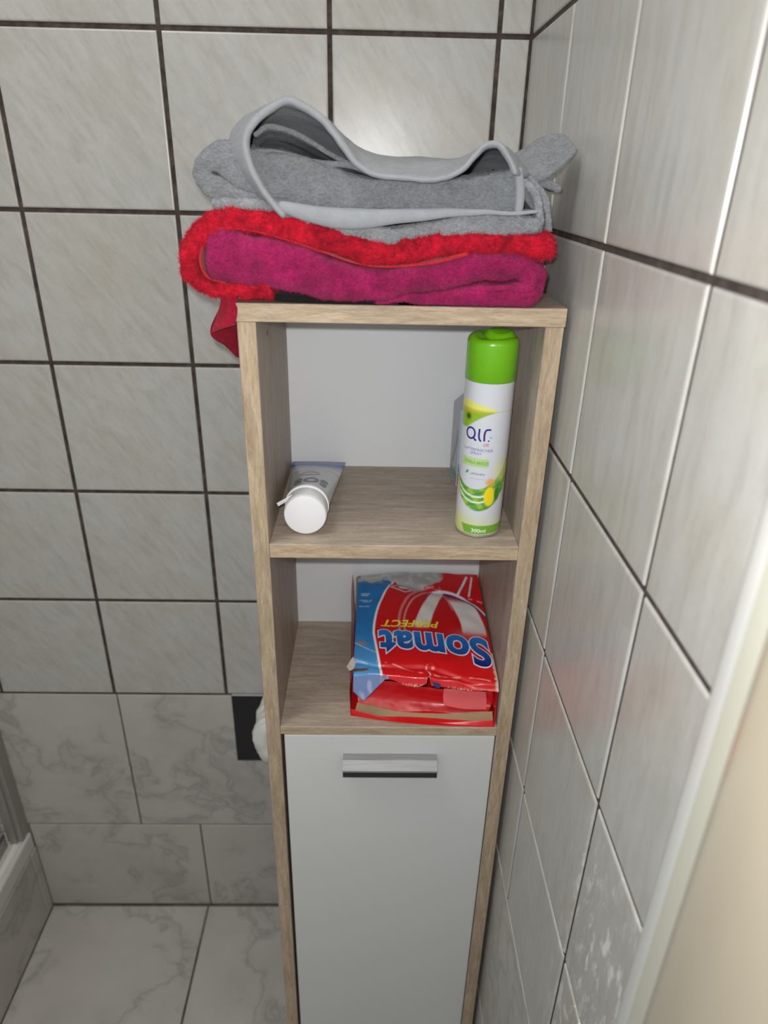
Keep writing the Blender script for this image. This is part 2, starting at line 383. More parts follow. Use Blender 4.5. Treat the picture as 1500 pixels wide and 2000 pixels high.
def ribbon(front, Y0=-.335, back=None, Y1=-.16, K=90, M=26, wob=.0, seed=1, hscale=1, ease=1.0, mids=(), ef=.45, es=1.0, ee=1.0):
    """front: [(u,v,half thickness px[,Y])] pixel-measured edge, carried back from Y0 to Y1"""
    def conv(L, Y):
        return np.array([[*at(p[0], p[1], p[3] if len(p) > 3 else Y), p[2] / 2250 * hscale] for p in L])
    A = conv(front, Y0)
    if back is None:
        B = A.copy(); B[:, 1] = A[:, 1] + (Y1 - Y0)
    else: B = conv(back, Y1)
    rows = [cr(A, K)] + [cr(conv(L, Y), K) for Y, L in mids] + [cr(B, K)]
    G_ = cr(np.array(rows), M) if len(rows) > 2 else np.array([rows[0] + (rows[1] - rows[0]) * (k / (M - 1)) ** ease for k in range(M)])
    for j in range(M):
        f = j / (M - 1)
        if wob:
            for i in range(K):
                q = noise.noise_vector(Vector((i * .05, f * 3.0, seed * 7.3))); G_[j, i, 0] += q.x * wob * f ** .5; G_[j, i, 2] += q.z * wob * .6 * f ** .5; G_[j, i, 1] += q.y * wob * .5 * (1 - f)
    return slab(G_[..., :3], G_[..., 3], ef, es, ee)
def join(parts):
    Vs, Fs, k = [], [], 0
    for V, F in parts: Vs.append(V); Fs.append(F + k); k += len(V)
    return np.concatenate(Vs), np.concatenate(Fs)
def fuzz(name, src, count, length, width, mt, parent, flat=.5, seed=0, droop=0):
    me = src.data; r = np.random.default_rng(seed); me.calc_loop_triangles()
    T = np.array([t.vertices[:] for t in me.loop_triangles]); P = np.array([v.co[:] for v in me.vertices])
    a, b, c_ = P[T[:, 0]], P[T[:, 1]], P[T[:, 2]]; n_ = np.cross(b - a, c_ - a); ar = np.linalg.norm(n_, axis=1); n_ = n_ / (ar[:, None] + 1e-15)
    cen = (a + b + c_) / 3
    wgt = ar * np.where(cen[:, 1] < -.25, 1.0, .35) 
    i = r.choice(len(T), count, p=wgt / wgt.sum()); u, v = r.random(count), r.random(count); k = u + v > 1; u[k], v[k] = 1 - u[k], 1 - v[k]
    p = a[i] + (b - a)[i] * u[:, None] + (c_ - a)[i] * v[:, None]; n = n_[i]
    t = r.normal(size=(count, 3)); t /= np.linalg.norm(t, axis=1)[:, None]
    clump = np.array([noise.noise_vector(Vector(q) * 140)[:] for q in p])
    d = n + t * flat + clump * flat * 1.6 + np.array([0, 0, -droop]); d /= np.linalg.norm(d, axis=1)[:, None]
    L = length * (.5 + r.random(count))[:, None]; s = np.cross(d, r.normal(size=(count, 3))); s /= np.linalg.norm(s, axis=1)[:, None] + 1e-9
    V = np.stack([p - n * .0004 - s * width, p - n * .0004 + s * width, p + d * L], 1).reshape(-1, 3)
    m = bpy.data.meshes.new(name); m.vertices.add(count * 3); m.vertices.foreach_set('co', V.ravel())
    m.loops.add(count * 3); m.loops.foreach_set('vertex_index', np.arange(count * 3)); m.polygons.add(count)
    m.polygons.foreach_set('loop_start', np.arange(count) * 3); m.update(calc_edges=True)
    o = link(name, m, mt, parent); o['kind'] = 'stuff'; return o
def cloth(name, rgb, var=.12, bscale=900, bstr=.6, sheen=.3, bd=.0012, ribs=False, mott=(.78, 1.10), ms=330):
    m = mat(name, rgb, .95, spec=.15, Sheen_Weight=sheen, Sheen_Roughness=.5); g = G(m); c = g.coord()
    f = g.noise(c, 55, 4, .7); d = tuple(x * (1 - var * 1.6) for x in rgb); l = tuple(min(1, x * (1 + var)) for x in rgb)
    g.color(g.mix(1, g.ramp(f, [(.3, d), (.65, l)]), g.ramp(g.noise(g.coord((1, 1, 1.8)), ms, 2, .6), [(.34, grey(mott[0])), (.52, grey(1)), (.7, grey(mott[1]))]), 'MULTIPLY'))
    h = g.noise(g.coord((1, 1, 2.2)) if ribs else c, bscale * .6 if ribs else bscale, 3, .7); g.bump(h, bstr, bd); return m
GREY = cloth('grey_terry', (.255, .268, .29), .12, 520, 1.0, .25, .0035, True); GREYH = cloth('grey_woven_hem', (.295, .308, .335), .05, 1600, .3, .3, .0006, mott=(.93, 1.03), ms=700)
RED = cloth('red_microfibre', (.52, .008, .028), .30, 500, .6, .06); REDB = cloth('red_backing', (.52, .022, .03), .08, 1500, .3, .2, .0005)
MAG = cloth('magenta_terry', (.36, .012, .100), .20, 450, 1.0, .10, .003); CRIM = cloth('crimson_cloth', (.27, .008, .025), .1, 1500, .4, .2, .0006)
FL0 = ZTP + .0015

# magenta towel -------------------------------------------------
mg = empty('magenta_towel', (-.17, -.26, ZTP)); tag(mg, 'magenta terry towel folded double inside the red fluffy mat', 'towel')
P = ribbon([(412, 497, 49), (440, 500, 51), (480, 506, 50), (530, 515, 47), (600, 535, 41), (670, 550, 36), (740, 552, 33), (800, 547, 29), (860, 537, 27), (920, 526, 26), (980, 519, 26), (1022, 521, 25), (1040, 535, 24), (1047, 552, 24), (1038, 570, 26), (1000, 576, 26), (940, 578, 23), (880, 581, 18), (820, 586, 12), (740, 590, 5)], -.331, None, -.15, 170, 34, .003, 3, es=.15)
V, F = P; V = disp(V, [(22, .0042), (55, .0028), (140, .0010), (420, .0005)], 5, FL0); mt_ = pymesh('terry_body', V, F, MAG, mg)
V, F = ribbon([(1030, 528, 5), (1042, 540, 6), (1040, 560, 7), (1020, 566, 6), (985, 562, 5), (950, 564, 4)], -.336, None, -.2, 40, 12, .002, 9); mt2 = pymesh('inner_fold', disp(V, [(60, .001)], 2), F, MAG, mg)
fuzz('terry_pile', mt_, 120000, .0016, .00026, MAG, mg, .9, 1)
bk = empty('dark_strip', (-.22, -.3, ZTP)); tag(bk, 'thin near-black strip under the magenta towel on the cabinet top', 'cloth')
V, F = ribbon([(538, 581, 6), (600, 586, 6), (680, 593, 4.5), (780, 599, 3), (880, 602, 2)], -.327, None, -.2, 60, 10, .001, 41); V = disp(V, [(60, .0010)], 6, ZTP + .0004)  # thin near-black strip along the gap below the magenta towel
pymesh('strip_body', V, F, cloth('near_black', (.012, .010, .012), .1, 900, .3, .05), bk)
# red fluffy mat ---------------------------------------------------
rd = empty('red_fluffy_mat', (-.2, -.26, ZTP)); tag(rd, 'bright red fluffy mat wrapped around the magenta towel', 'mat')
redpath = [(1078, 483, 20), (1000, 479, 18), (920, 476, 18), (850, 480, 19), (800, 490, 20), (760, 496, 20), (700, 488, 20), (640, 467, 20), (580, 448, 20), (520, 434, 19), (460, 429, 18), (410, 441, 17), (381, 468, 16), (371, 505, 15), (379, 539, 15), (405, 560, 14), (450, 568, 12), (500, 567, 12), (528, 566, 12)]
V, F = ribbon(redpath, -.333, None, -.14, 150, 40, .002, 5, es=.1, ee=.1); V = disp(V, [(40, .0022), (110, .0022), (260, .0016)], 8, None); k_ = (V[:, 0] > X0 - .004) & (V[:, 2] < FL0 + .0012); V[k_, 2] = FL0 + .0012
rb = pymesh('fluffy_body', V, F, RED, rd)
V, F = ribbon([(912, 496, 3.5), (860, 510, 3), (800, 519, 2), (740, 521, 1.5), (690, 513, 1.2), (640, 496, 1.2), (560, 469, 1.2), (480, 449, 1.2), (418, 450, 1.3), (395, 480, 1.6), (391, 515, 1.6), (404, 541, 1.6), (440, 553, 1.2)], -.3345, None, -.16, 110, 16, .001, 6)
tag(pymesh('backing', V, F, REDB, rd), 'smooth lighter red backing')
fuzz('fluffy_pile', rb, 150000, .0036, .00034, RED, rd, .75, 2)
# crimson cloth corner hanging at the left ------------------------
cm = empty('crimson_cloth', (X0 - .012, -.31, ZTP - .03)); tag(cm, 'thin crimson cloth corner hanging down the upper left side of the cabinet', 'cloth')
def patch(rows, h, K=24, M=24):
    A = np.array([cr(np.array([[*at(*p)] for p in r]), K) for r in rows]); G_ = cr(A, M)
    return slab(G_, np.full(G_.shape[:2], h))
V, F = patch([[(432, 572, -.325), (448, 574, -.328), (463, 578, -.328)], [(428, 605, -.329), (446, 612, -.333), (462, 612, -.330)], [(414, 648, -.333), (440, 638, -.337), (459, 634, -.332)]], .0008)
pymesh('front_fold', disp(V, [(60, .0012)], 3), F, CRIM, cm)
V, F = patch([[(440, 575, -.318), (455, 578, -.316), (465, 580, -.315)], [(414, 655, -.322), (440, 648, -.316), (463, 640, -.315)], [(440, 675, -.316), (454, 672, -.314), (464, 668, -.314)], [(462, 697, -.314), (464, 697, -.314), (465.5, 698, -.314)]], .0008)
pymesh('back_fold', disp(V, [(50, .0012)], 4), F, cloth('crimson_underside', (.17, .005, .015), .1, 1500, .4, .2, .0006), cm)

# lower grey towel --------------------------------------------------
gl = empty('grey_towel', (-.17, -.26, -.01)); tag(gl, 'flat folded grey terry towel lying directly on the red fluffy mat', 'towel')
V1 = ribbon([(428, 399, 12), (480, 402, 13), (540, 408, 16), (600, 424, 18), (660, 443, 19), (710, 458, 18), (770, 462, 16), (840, 453, 17), (920, 442, 19), (990, 438, 20), (1030, 441, 18), (1042, 443, 16)], -.330, None, -.15, 110, 24, .002, 11)
V2 = ribbon([(1005, 358, 6), (1030, 362, 7), (1045, 380, 7.5), (1052, 405, 7.5), (1055, 430, 8), (1055, 449, 6)], -.327, None, -.17, 60, 16, .002, 12)
V3 = ribbon([(1005, 348, 6), (1040, 352, 7), (1058, 374, 7), (1066, 402, 7), (1070, 428, 7), (1071, 450, 6)], -.309, None, -.18, 60, 16, .002, 13)
V, F = join([V1, V2, V3]); V = disp(V, [(35, .0026), (110, .0014), (300, .0006)], 21); GREY2 = cloth('pale_grey_terry', (.335, .35, .375), .12, 520, 1.0, .25, .0035, True); gb = pymesh('terry_body', V, F, GREY2, gl)
fuzz('terry_pile', gb, 80000, .0014, .00024, GREY2, gl, .9, 3)
# upper grey towel ---------------------------------------------------
gu = empty('grey_towel', (-.17, -.26, .02)); tag(gu, 'loosely folded grey terry towel on top of the pile, its hem raised in an arch', 'towel')
B1 = ribbon([(1006, 374, 38), (960, 377, 34), (900, 381, 30), (830, 382, 26), (760, 379, 25), (700, 374, 27), (640, 366, 34), (580, 355, 42), (530, 344, 44), (485, 330, 37), (445, 315, 32), (415, 312, 25), (396, 325, 17), (393, 343, 16), (408, 361, 18), (445, 376, 21), (490, 389, 18), (540, 398, 14), (600, 408, 9), (680, 416, 6)], -.326, None, -.16, 170, 34, .004, 14, ef=.22, es=.12)
# sheets folded inside the arch
E1 = ribbon([(498, 262, 4), (520, 248, 4.5), (560, 254, 4.5), (605, 276, 4.5), (645, 302, 4), (690, 326, 4), (730, 345, 4)], -.312, [(500, 300, 4), (520, 296, 4), (560, 300, 4), (605, 310, 4), (645, 325, 4), (690, 340, 4), (730, 350, 4)], -.18, 60, 16, .003, 15)
E2 = ribbon([(490, 300, 5), (520, 295, 5), (560, 302, 5), (610, 316, 5), (660, 322, 5), (710, 330, 5), (760, 350, 4)], -.322, [(490, 318, 4), (520, 315, 4), (560, 318, 4), (610, 326, 4), (660, 333, 4), (710, 342, 4), (760, 352, 4)], -.18, 60, 16, .003, 16)
arch = [(552, 418, 6), (522, 385, 6), (497, 345, 6.5), (482, 305, 7), (480, 268, 7), (497, 238, 7), (527, 213, 7), (563, 195, 6.5), (595, 208, 7), (628, 230, 7), (650, 256, 7), (672, 290, 7), (697, 322, 6), (730, 341, 5), (790, 349, 5), (850, 351, 5), (900, 334, 5), (930, 304, 5), (952, 284, 5.5), (975, 283, 5.5), (990, 300, 5), (1000, 318, 5), (1007, 336, 5)]
amid = [(548, 405, 5), (505, 378, 6), (474, 340, 7), (460, 300, 8), (461, 262, 8), (482, 235, 8), (518, 215, 7), (560, 204, 6), (600, 214, 6), (636, 236, 6), (660, 262, 6), (682, 288, 6), (708, 308, 5), (745, 322, 5), (795, 326, 5), (850, 327, 5), (900, 318, 5), (930, 298, 5), (952, 285, 5), (978, 284, 5), (997, 300, 5), (1012, 322, 5), (1024, 342, 5)]
aback = [(530, 372, 5), (490, 352, 6), (470, 330, 6), (462, 305, 6), (466, 280, 6), (485, 262, 6), (518, 254, 6), (560, 258, 6), (600, 268, 6), (640, 280, 6), (670, 292, 6), (695, 301, 6), (720, 308, 5), (760, 313, 5), (810, 314, 5), (860, 318, 5), (900, 320, 5), (930, 314, 5), (955, 308, 5), (980, 308, 5), (1000, 316, 5), (1016, 330, 5), (1028, 345, 5)]
aend = [(u, min(355, v + 60), h) for u, v, h in aback]
D = ribbon(arch, -.344, aend, -.15, 170, 40, .0, 17, mids=((-.318, amid), (-.23, aback)), ef=1)
# flap pointing to the wall corner, and the small nub under it
Fp = patch([[(1012, 348, -.300), (1035, 352, -.302), (1060, 348, -.302), (1085, 333, -.299), (1106, 314, -.297), (1123, 298, -.294)],
            [(1008, 325, -.275), (1035, 318, -.280), (1060, 312, -.280), (1085, 300, -.28), (1106, 290, -.28), (1122, 291, -.287)],
            [(1005, 305, -.25), (1030, 290, -.25), (1055, 274, -.25), (1080, 266, -.255), (1103, 268, -.262), (1118, 284, -.28)]], .0022, 60, 24)
Nb = ribbon([(1028, 372, 8), (1045, 366, 8), (1062, 356, 8), (1078, 362, 8), (1090, 368, 7)], -.300, None, -.265, 40, 10, .001, 18)
Pl = ribbon([(1012, 352, 5), (1024, 372, 7), (1036, 392, 8), (1046, 408, 6)], -.318, None, -.24, 30, 12, .002, 19)
V, F = join([B1]); V = disp(V, [(26, .0036), (75, .0020), (200, .0008)], 31); gub = pymesh('terry_body', V, F, GREY, gu)
for V, F in (E1, E2, Pl): pymesh('inner_layer', disp(V, [(40, .0015), (140, .0005)], 33), F, GREY, gu)
V, F = D; pymesh('arched_layer', disp(V, [(30, .0012), (120, .0005)], 34), F, cloth('grey_terry_outer', (.30, .312, .335), .08, 700, .7, .25, .0018, mott=(.9, 1.05), ms=500), gu)
V, F = join([Fp, Nb]); V = disp(V, [(40, .0010), (140, .0005)], 35); V[:, 0] = np.minimum(V[:, 0], -.0012); pymesh('corner_flap', V, F, GREY, gu)
Hm = ribbon([(552, 404, 9), (590, 414, 14), (640, 424, 17), (700, 428, 17), (760, 424, 14), (820, 420, 11), (880, 415, 8), (950, 415, 4.5), (1000, 417, 3.5), (1048, 415, 3)], -.3405, None, -.29, 110, 8, .0, 20)
H2 = ribbon([(1014, 334, 7), (1017, 360, 8), (1017, 385, 8), (1014, 414, 7)], -.334, None, -.31, 24, 6, 0, 22, ef=.6)
V, F = join([Hm, H2]); tag(pymesh('hem_band', disp(V, [(40, .0010)], 36), F, GREYH, gu), 'smooth lighter woven hem band')
hemv = ribbon([(u, v, h * .8) for u, v, h in arch], -.3465, None, -.340, 170, 5, 0, 23, ef=1)
pymesh('raised_hem', disp(hemv[0], [(30, .0012), (120, .0005)], 34), hemv[1], GREYH, gu)
fuzz('terry_pile', gub, 90000, .0010, .00022, GREY, gu, .9, 4)

# ---------------------------------------------------------------- printing tools
def colmat(name, rough=.3, coat=0):
    m = mat(name, rough=rough, Coat_Weight=coat); g = G(m); a = g.n('Attribute', attribute_name='print'); g.color(a.outputs['Color']); return m
def paint(me, cols):
    at_ = me.color_attributes.new('print', 'FLOAT_COLOR', 'POINT'); at_.data.foreach_set('color', np.concatenate([cols, np.ones((len(cols), 1))], 1).ravel().astype(np.float32))
def lin(r, g_, b): return tuple(((x / 255) / 12.92 if x <= 10 else ((x / 255 + .055) / 1.055) ** 2.4) for x in (r, g_, b))
def text2d(s, size=1, off=0, shear=0, space=1):
    c = bpy.data.curves.new('t', 'FONT'); c.body = s; c.size = size; c.offset = off; c.shear = shear; c.space_character = space; c.fill_mode = 'BOTH'; c.resolution_u = 6
    o = bpy.data.objects.new('t', c); COL.objects.link(o); bpy.context.view_layer.update()
    me = bpy.data.meshes.new_from_object(o.evaluated_get(bpy.context.evaluated_depsgraph_get())); bpy.data.objects.remove(o); bpy.data.curves.remove(c)
    bm = bmesh.new(); bm.from_mesh(me); bpy.data.meshes.remove(me); bmesh.ops.triangulate(bm, faces=bm.faces[:]); return bm
def strokes2d(lines, w):
    bm = bmesh.new()
    for L in lines:
        L = cr(np.array(L, float), max(2, 8 * (len(L) - 1))) if len(L) > 2 else np.array(L, float)
        t = np.gradient(L, axis=0); t /= np.linalg.norm(t, axis=1)[:, None] + 1e-9; n = np.stack([-t[:, 1], t[:, 0]], 1) * w / 2
        A = [bm.verts.new((*p, 0)) for p in L + n]; B = [bm.verts.new((*p, 0)) for p in L - n]
        for i in range(len(L) - 1): bm.faces.new((A[i], A[i+1], B[i+1], B[i]))
    return bm
def poly2d(P): bm = bmesh.new(); bm.faces.new([bm.verts.new((x, y, 0)) for x, y in P]); bmesh.ops.triangulate(bm, faces=bm.faces[:]); return bm
def decal(name, bm, fn, mt, parent, maxlen, colfn=None):
    for _ in range(6):
        es = [e for e in bm.edges if e.calc_length() > maxlen]
        if not es: break
        bmesh.ops.subdivide_edges(bm, edges=es, cuts=1); bmesh.ops.triangulate(bm, faces=bm.faces[:])
    src = [v.co.copy() for v in bm.verts]
    for v in bm.verts: v.co = fn(v.co.x, v.co.y)
    me = bpy.data.meshes.new(name); bm.to_mesh(me); bm.free(); o = link(name, me, mt, parent)
    if colfn: paint(me, np.array([colfn(c.x, c.y) for c in src]))
    return o
def ext(bm):
    xs_ = [v.co.x for v in bm.verts]; ys_ = [v.co.y for v in bm.verts]; return min(xs_), max(xs_), min(ys_), max(ys_)
def fit(bm, x0, x1, y0, y1, ref=None):
    a, b, c_, d_ = ref or ext(bm)
    for v in bm.verts: v.co.x = x0 + (v.co.x - a) / (b - a) * (x1 - x0); v.co.y = y0 + (v.co.y - c_) / (d_ - c_) * (y1 - y0)
    return bm
def sstep(a, b, x): t = np.clip((x - a) / (b - a), 0, 1); return t * t * (3 - 2 * t)
def over(c, col, m): return c * (1 - m[:, None]) + np.array(col) * m[:, None]

# ---------------------------------------------------------------- air freshener can
CR = .0252; CC = Vector((-.0635, -.2845, ZS1 + .0004)); CH = .19
can = empty('air_freshener_can', CC); tag(can, 'white and lime green spray can with a bright green cap on the upper shelf', 'spray can')
# printed body: angle a (0 = towards the viewer), height z
prof = [(.0215, 0), (.0235, .0008), (.0246, .003), (.0249, .006)] + [(CR, .008 + i * (.1725 - .008) / 150) for i in range(151)]
n = 200; V = []; 
for r, z in prof:
    for i in range(n): a = 2 * math.pi * i / n; V.append((CC.x + r * math.sin(a), CC.y - r * math.cos(a), CC.z + z))
F = [(k * n + i, k * n + (i + 1) % n, (k + 1) * n + (i + 1) % n, (k + 1) * n + i) for k in range(len(prof) - 1) for i in range(n)]
V.append((CC.x, CC.y, CC.z + .002)); F += [(len(V) - 1, (i + 1) % n, i) for i in range(n)]
me = bpy.data.meshes.new('body'); me.from_pydata(V, [], F); body = link('body', me, colmat('can_print', .22, .4), can, True); body.data.set_sharp_from_angle(angle=.7)
A = np.array(V); ang = np.arctan2(A[:, 0] - CC.x, -(A[:, 1] - CC.y)) ; z = (A[:, 2] - CC.z); x = ang * CR  # x in metres round the can, centre of the label at x = LX
LX = -.0095; x = x - LX
c = np.tile(np.array(lin(205, 208, 216)), (len(A), 1))
# lower white-yellow fade
c = over(c, lin(196, 204, 110), sstep(.036, .010, z) * sstep(.02, -.03, x - .3 * (.03 - z)) * .95)
c = over(c, lin(205, 212, 150), sstep(.034, .012, z) * .5)
# lens of green leaves, boundary arcs
def arc(cx_, cz_, rx, rz): return ((x - cx_) / rx) ** 2 + ((z - cz_) / rz) ** 2
def band(zl, zh, s=.0006): return sstep(zl - s, zl + s, z) * sstep(zh + s, zh - s, z)
low = .0325 + .75 * np.maximum(0, np.abs(x - .004)) ** 1.0 * .0 + 26 * (x - .004) ** 2
up = .0575 + 22 * (x + .002) ** 2
m = band(low, up); c = over(c, lin(92, 160, 60), m)
c = over(c, lin(168, 200, 50), m * sstep(.0, .5, np.sin(x * 420 + z * 300)) * .6)
c = over(c, lin(60, 128, 50), m * sstep(.3, .9, np.sin(z * 620 - x * 260 + 1)) * .6)
for k in (.0425, .0490): 
    zc = k + 20 * (x - .001) ** 2; c = over(c, lin(222, 234, 214), band(zc - .0011, zc + .0011, .0004) * sstep(.02, .010, x))
m2 = np.exp(-(((x - .0155) / .0065) ** 2 + ((z - .050) / .012) ** 2) * 1.0); c = over(c, lin(238, 214, 30), sstep(.30, .55, m2))
m2 = np.exp(-(((x - .0155) / .0075) ** 2 + ((z - .0665) / .006) ** 2)); c = over(c, lin(226, 160, 70), sstep(.35, .9, m2) * .85)
m2 = np.exp(-(((x - .0245) / .004) ** 2 + ((z - .052) / .009) ** 2)); c = over(c, lin(60, 125, 40), sstep(.35, .6, m2))
c = over(c, lin(220, 224, 130), sstep(.062, .075, z) * sstep(.1, .078, z) * sstep(.014, .024, x) * .6)
# top leaf: dart pointing right
tip = .0185; wv = np.clip((tip - x) / .035, 0, 1)
zc = .1430 - .001 * wv; hi = zc + .0112 * wv ** .75; lo = zc - .0185 * wv ** 1.7
c = over(c, lin(222, 222, 110), band(zc, hi) * (x > -.045)); c = over(c, lin(140, 180, 40), band(lo, zc) * (x > -.045)); c = over(c, lin(190, 176, 40), band(zc - .002 * wv, zc + .003 * wv, .0008) * .8)
c = over(c, lin(50, 60, 20), np.clip(np.exp(-(((x + .0150) / .0028) ** 2 + ((z - .1360) / .0030) ** 2)) * 1.6, 0, 1) * .9)
# green citrus strip and foot panel
strip = band(.0830, .0925, .0006) * sstep(-.022, -.018, x) * sstep(.0135, .010, x); c = over(c, lin(176, 208, 132), strip)
foot = band(.0045, .0150 - .5 * np.maximum(0, .0 - (x + .006)) * 0 + .0 * x, .0005) * sstep(-.0115 + .0, -.0085, x - (.006 - z) * .45); c = over(c, lin(112, 168, 44), foot)
c = over(c, lin(150, 155, 150), sstep(.0030, .0022, z))
paint(me, c)
def onc(x_, z_, o=.00018):
    a = (x_ + LX) / CR; return Vector((CC.x + (CR + o) * math.sin(a), CC.y - (CR + o) * math.cos(a), CC.z + z_))
NAVY = mat('navy_ink', lin(40, 38, 120), .4)
aw = .0031; zb = .1125   # "air" lettering
a_ring = [(.0052 * math.cos(t) - .0105, .0058 * math.sin(t) + zb + .0065) for t in np.linspace(0, 2 * math.pi, 9)]
L = [a_ring, [(-.0068, zb + .0035), (-.0055, zb + .0005), (-.0035, zb - .0005)], [(-.0008, zb + .0125), (-.0008, zb + .0035), (.0005, zb + .0002), (.0018, zb - .0004)], [(.0048, zb - .0003), (.0048, zb + .008), (.0062, zb + .0115), (.0092, zb + .0122), (.0110, zb + .0120)]]
decal('air_lettering', strokes2d(L, .0019), onc, NAVY, can, .002)
decal('dot', fit(poly2d([(math.cos(t), math.sin(t)) for t in np.linspace(0, 6.28, 13)[:-1]]), .0085, .0102, zb - .0006, zb + .0010), onc, NAVY, can, .002)
decal('blue_dot', fit(poly2d([(math.cos(t), math.sin(t)) for t in np.linspace(0, 6.28, 13)[:-1]]), .0100, .0125, zb + .0025, zb + .005), onc, mat('light_blue_ink', lin(120, 190, 225), .4), can, .002)
decal('red_script', fit(text2d('lift', shear=.3), .0040, .0105, zb - .0062, zb - .0024), onc, mat('red_ink', lin(205, 90, 100), .4), can, .002)
BLUEI = mat('blue_grey_ink', lin(110, 115, 165), .4)
decal('small_lettering', fit(text2d('LUFTERFRISCHER'), -.0180, .0150, .1005, .1035), onc, BLUEI, can, .002)
decal('small_lettering', fit(text2d('SPRAY'), -.0090, .0035, .0962 + .0004, .0990 + .0004), onc, BLUEI, can, .002)
decal('strip_lettering', fit(text2d('CITRUS BREEZE'), -.0155, .0118, .0860, .0893), onc, mat('green_ink', lin(95, 150, 70), .4), can, .002)
decal('leaf_lettering', fit(text2d('LIMONEN'), -.0070, .0082, .0740, .0765), onc, mat('dark_green_ink', lin(90, 120, 100), .4), can, .002)
decal('leaf_mark', fit(poly2d([(0, 0), (.4, .9), (1, 1), (.9, .3)]), -.0135, -.0095, .0737, .0783), onc, mat('leaf_ink', lin(80, 150, 110), .4), can, .002)
decal('fine_print', fit(text2d('raumduft fresh citrus'), -.0075, .0085, .0690, .0708), onc, mat('pale_ink', lin(165, 180, 170), .4), can, .002)
decal('volume_lettering', fit(text2d('300ml', off=.02), -.0010, .0150, .0068, .0112), onc, mat('white_ink', lin(225, 240, 215), .4), can, .002)
rim = lathe('bottom_rim', [(.0212, 0), (.0240, .0002), (.0250, .0016), (.0246, .0034), (.0238, .0036)], CC, mat('tin_rim', grey(.6), .25, .9), can)
# cap: cylinder with domed shoulder, cut by a swept spout hollow
LIME = mat('lime_green_plastic', lin(112, 182, 22), .28, Coat_Weight=.2)
n = 144; V = []; F = []; prof = [(.0252, .1718), (.0258, .1723), (.0258, .2060), (.0257, .2085)]
for k in range(1, 15): t = k / 14 * math.pi / 2; prof.append((.0257 - .0075 * (1 - math.cos(t)), .2085 + .0085 * math.sin(t)))
for k in range(1, 25): prof.append((.0182 * (1 - k / 24), .2170 + .0008 * k / 24))
def capz(x_, y_, z_):
    if z_ < .2045: return z_
    # shallow hollow across the front-left, raised button at the right/back
    d = ((x_ + .004) ** 2 / .018 ** 2 + (y_ + .012) ** 2 / .010 ** 2); bt = ((x_ - .007) ** 2 + (y_ - .003) ** 2) / .0135 ** 2
    k = max(0, (z_ - .2045) / .0133)
    return z_ - k * .0045 * math.exp(-d) + k * .0030 * (lambda q: q * q * (3 - 2 * q))(min(1, max(0, (1.25 - bt) / .6))) - k * .0015 * math.exp(-((bt - 1.5) / .3) ** 2)
for r, z_ in prof:
    for i in range(n):
        a = 2 * math.pi * i / n; x_, y_ = r * math.sin(a), -r * math.cos(a); V.append((CC.x + x_, CC.y + y_, CC.z + capz(x_, y_, z_)))
F = [(k * n + i, k * n + (i + 1) % n, (k + 1) * n + (i + 1) % n, (k + 1) * n + i) for k in range(len(prof) - 1) for i in range(n)]
pymesh('cap', V, F, LIME, can); 

# ---------------------------------------------------------------- small carton behind the can
sb = empty('small_carton', (-.0745, -.125, ZS1)); tag(sb, 'small pale blue and white carton with a pointed top half hidden behind the spray can', 'box')
pr_ = [(0, 0), (.040, 0), (.040, .095), (.022, .118), (0, .099)]     # x', z outline, extruded
def carton_pt(a, b, d):   # a across, b depth, d height: turned a little
    th = math.radians(5); return Vector((-.0752 + a * math.cos(th) - b * math.sin(th), -.176 + a * math.sin(th) + b * math.cos(th) + .008, ZS1 + .0006 + d))
bm = bmesh.new(); A_ = [bm.verts.new(carton_pt(a, 0, d)) for a, d in pr_]; B_ = [bm.verts.new(carton_pt(a, .044, d)) for a, d in pr_]
for i in range(5): bm.faces.new((A_[i], A_[(i+1) % 5], B_[(i+1) % 5], B_[i]))
bm.faces.new(A_); bm.faces.new(B_); frombm('carton_body', bm, mat('grey_white_card', lin(178, 182, 192), .4), sb)
def cq(name, P, rgb, side=False):
    bm = bmesh.new()
    bm.faces.new([bm.verts.new(carton_pt(-.0003, a, d) if side else carton_pt(a, -.0003, d)) for a, d in P]); return frombm(name, bm, mat(name + '_ink', lin(*rgb), .4), sb)
cq('blue_stripe', [(.001, .03), (.008, .03), (.008, .094), (.001, .094)], (142, 176, 208)); cq('deep_blue_stripe', [(.001, .018), (.008, .018), (.008, .030), (.001, .030)], (70, 140, 190))
cq('red_block', [(.001, .001), (.010, .001), (.010, .017), (.001, .017)], (196, 50, 84)); cq('green_patch', [(.004, .068), (.012, .068), (.012, .084), (.004, .084)], (120, 180, 160))
cq('navy_mark', [(.002, .057), (.012, .055), (.012, .062), (.006, .066)], (60, 50, 100)); cq('side_grey', [(.006, .06), (.03, .02), (.034, .024), (.012, .07)], (150, 158, 166), True)  # diagonal grey band on the carton's side face
cq('side_green', [(.002, .004), (.04, .004), (.04, .016), (.002, .016)], (120, 170, 160), True)

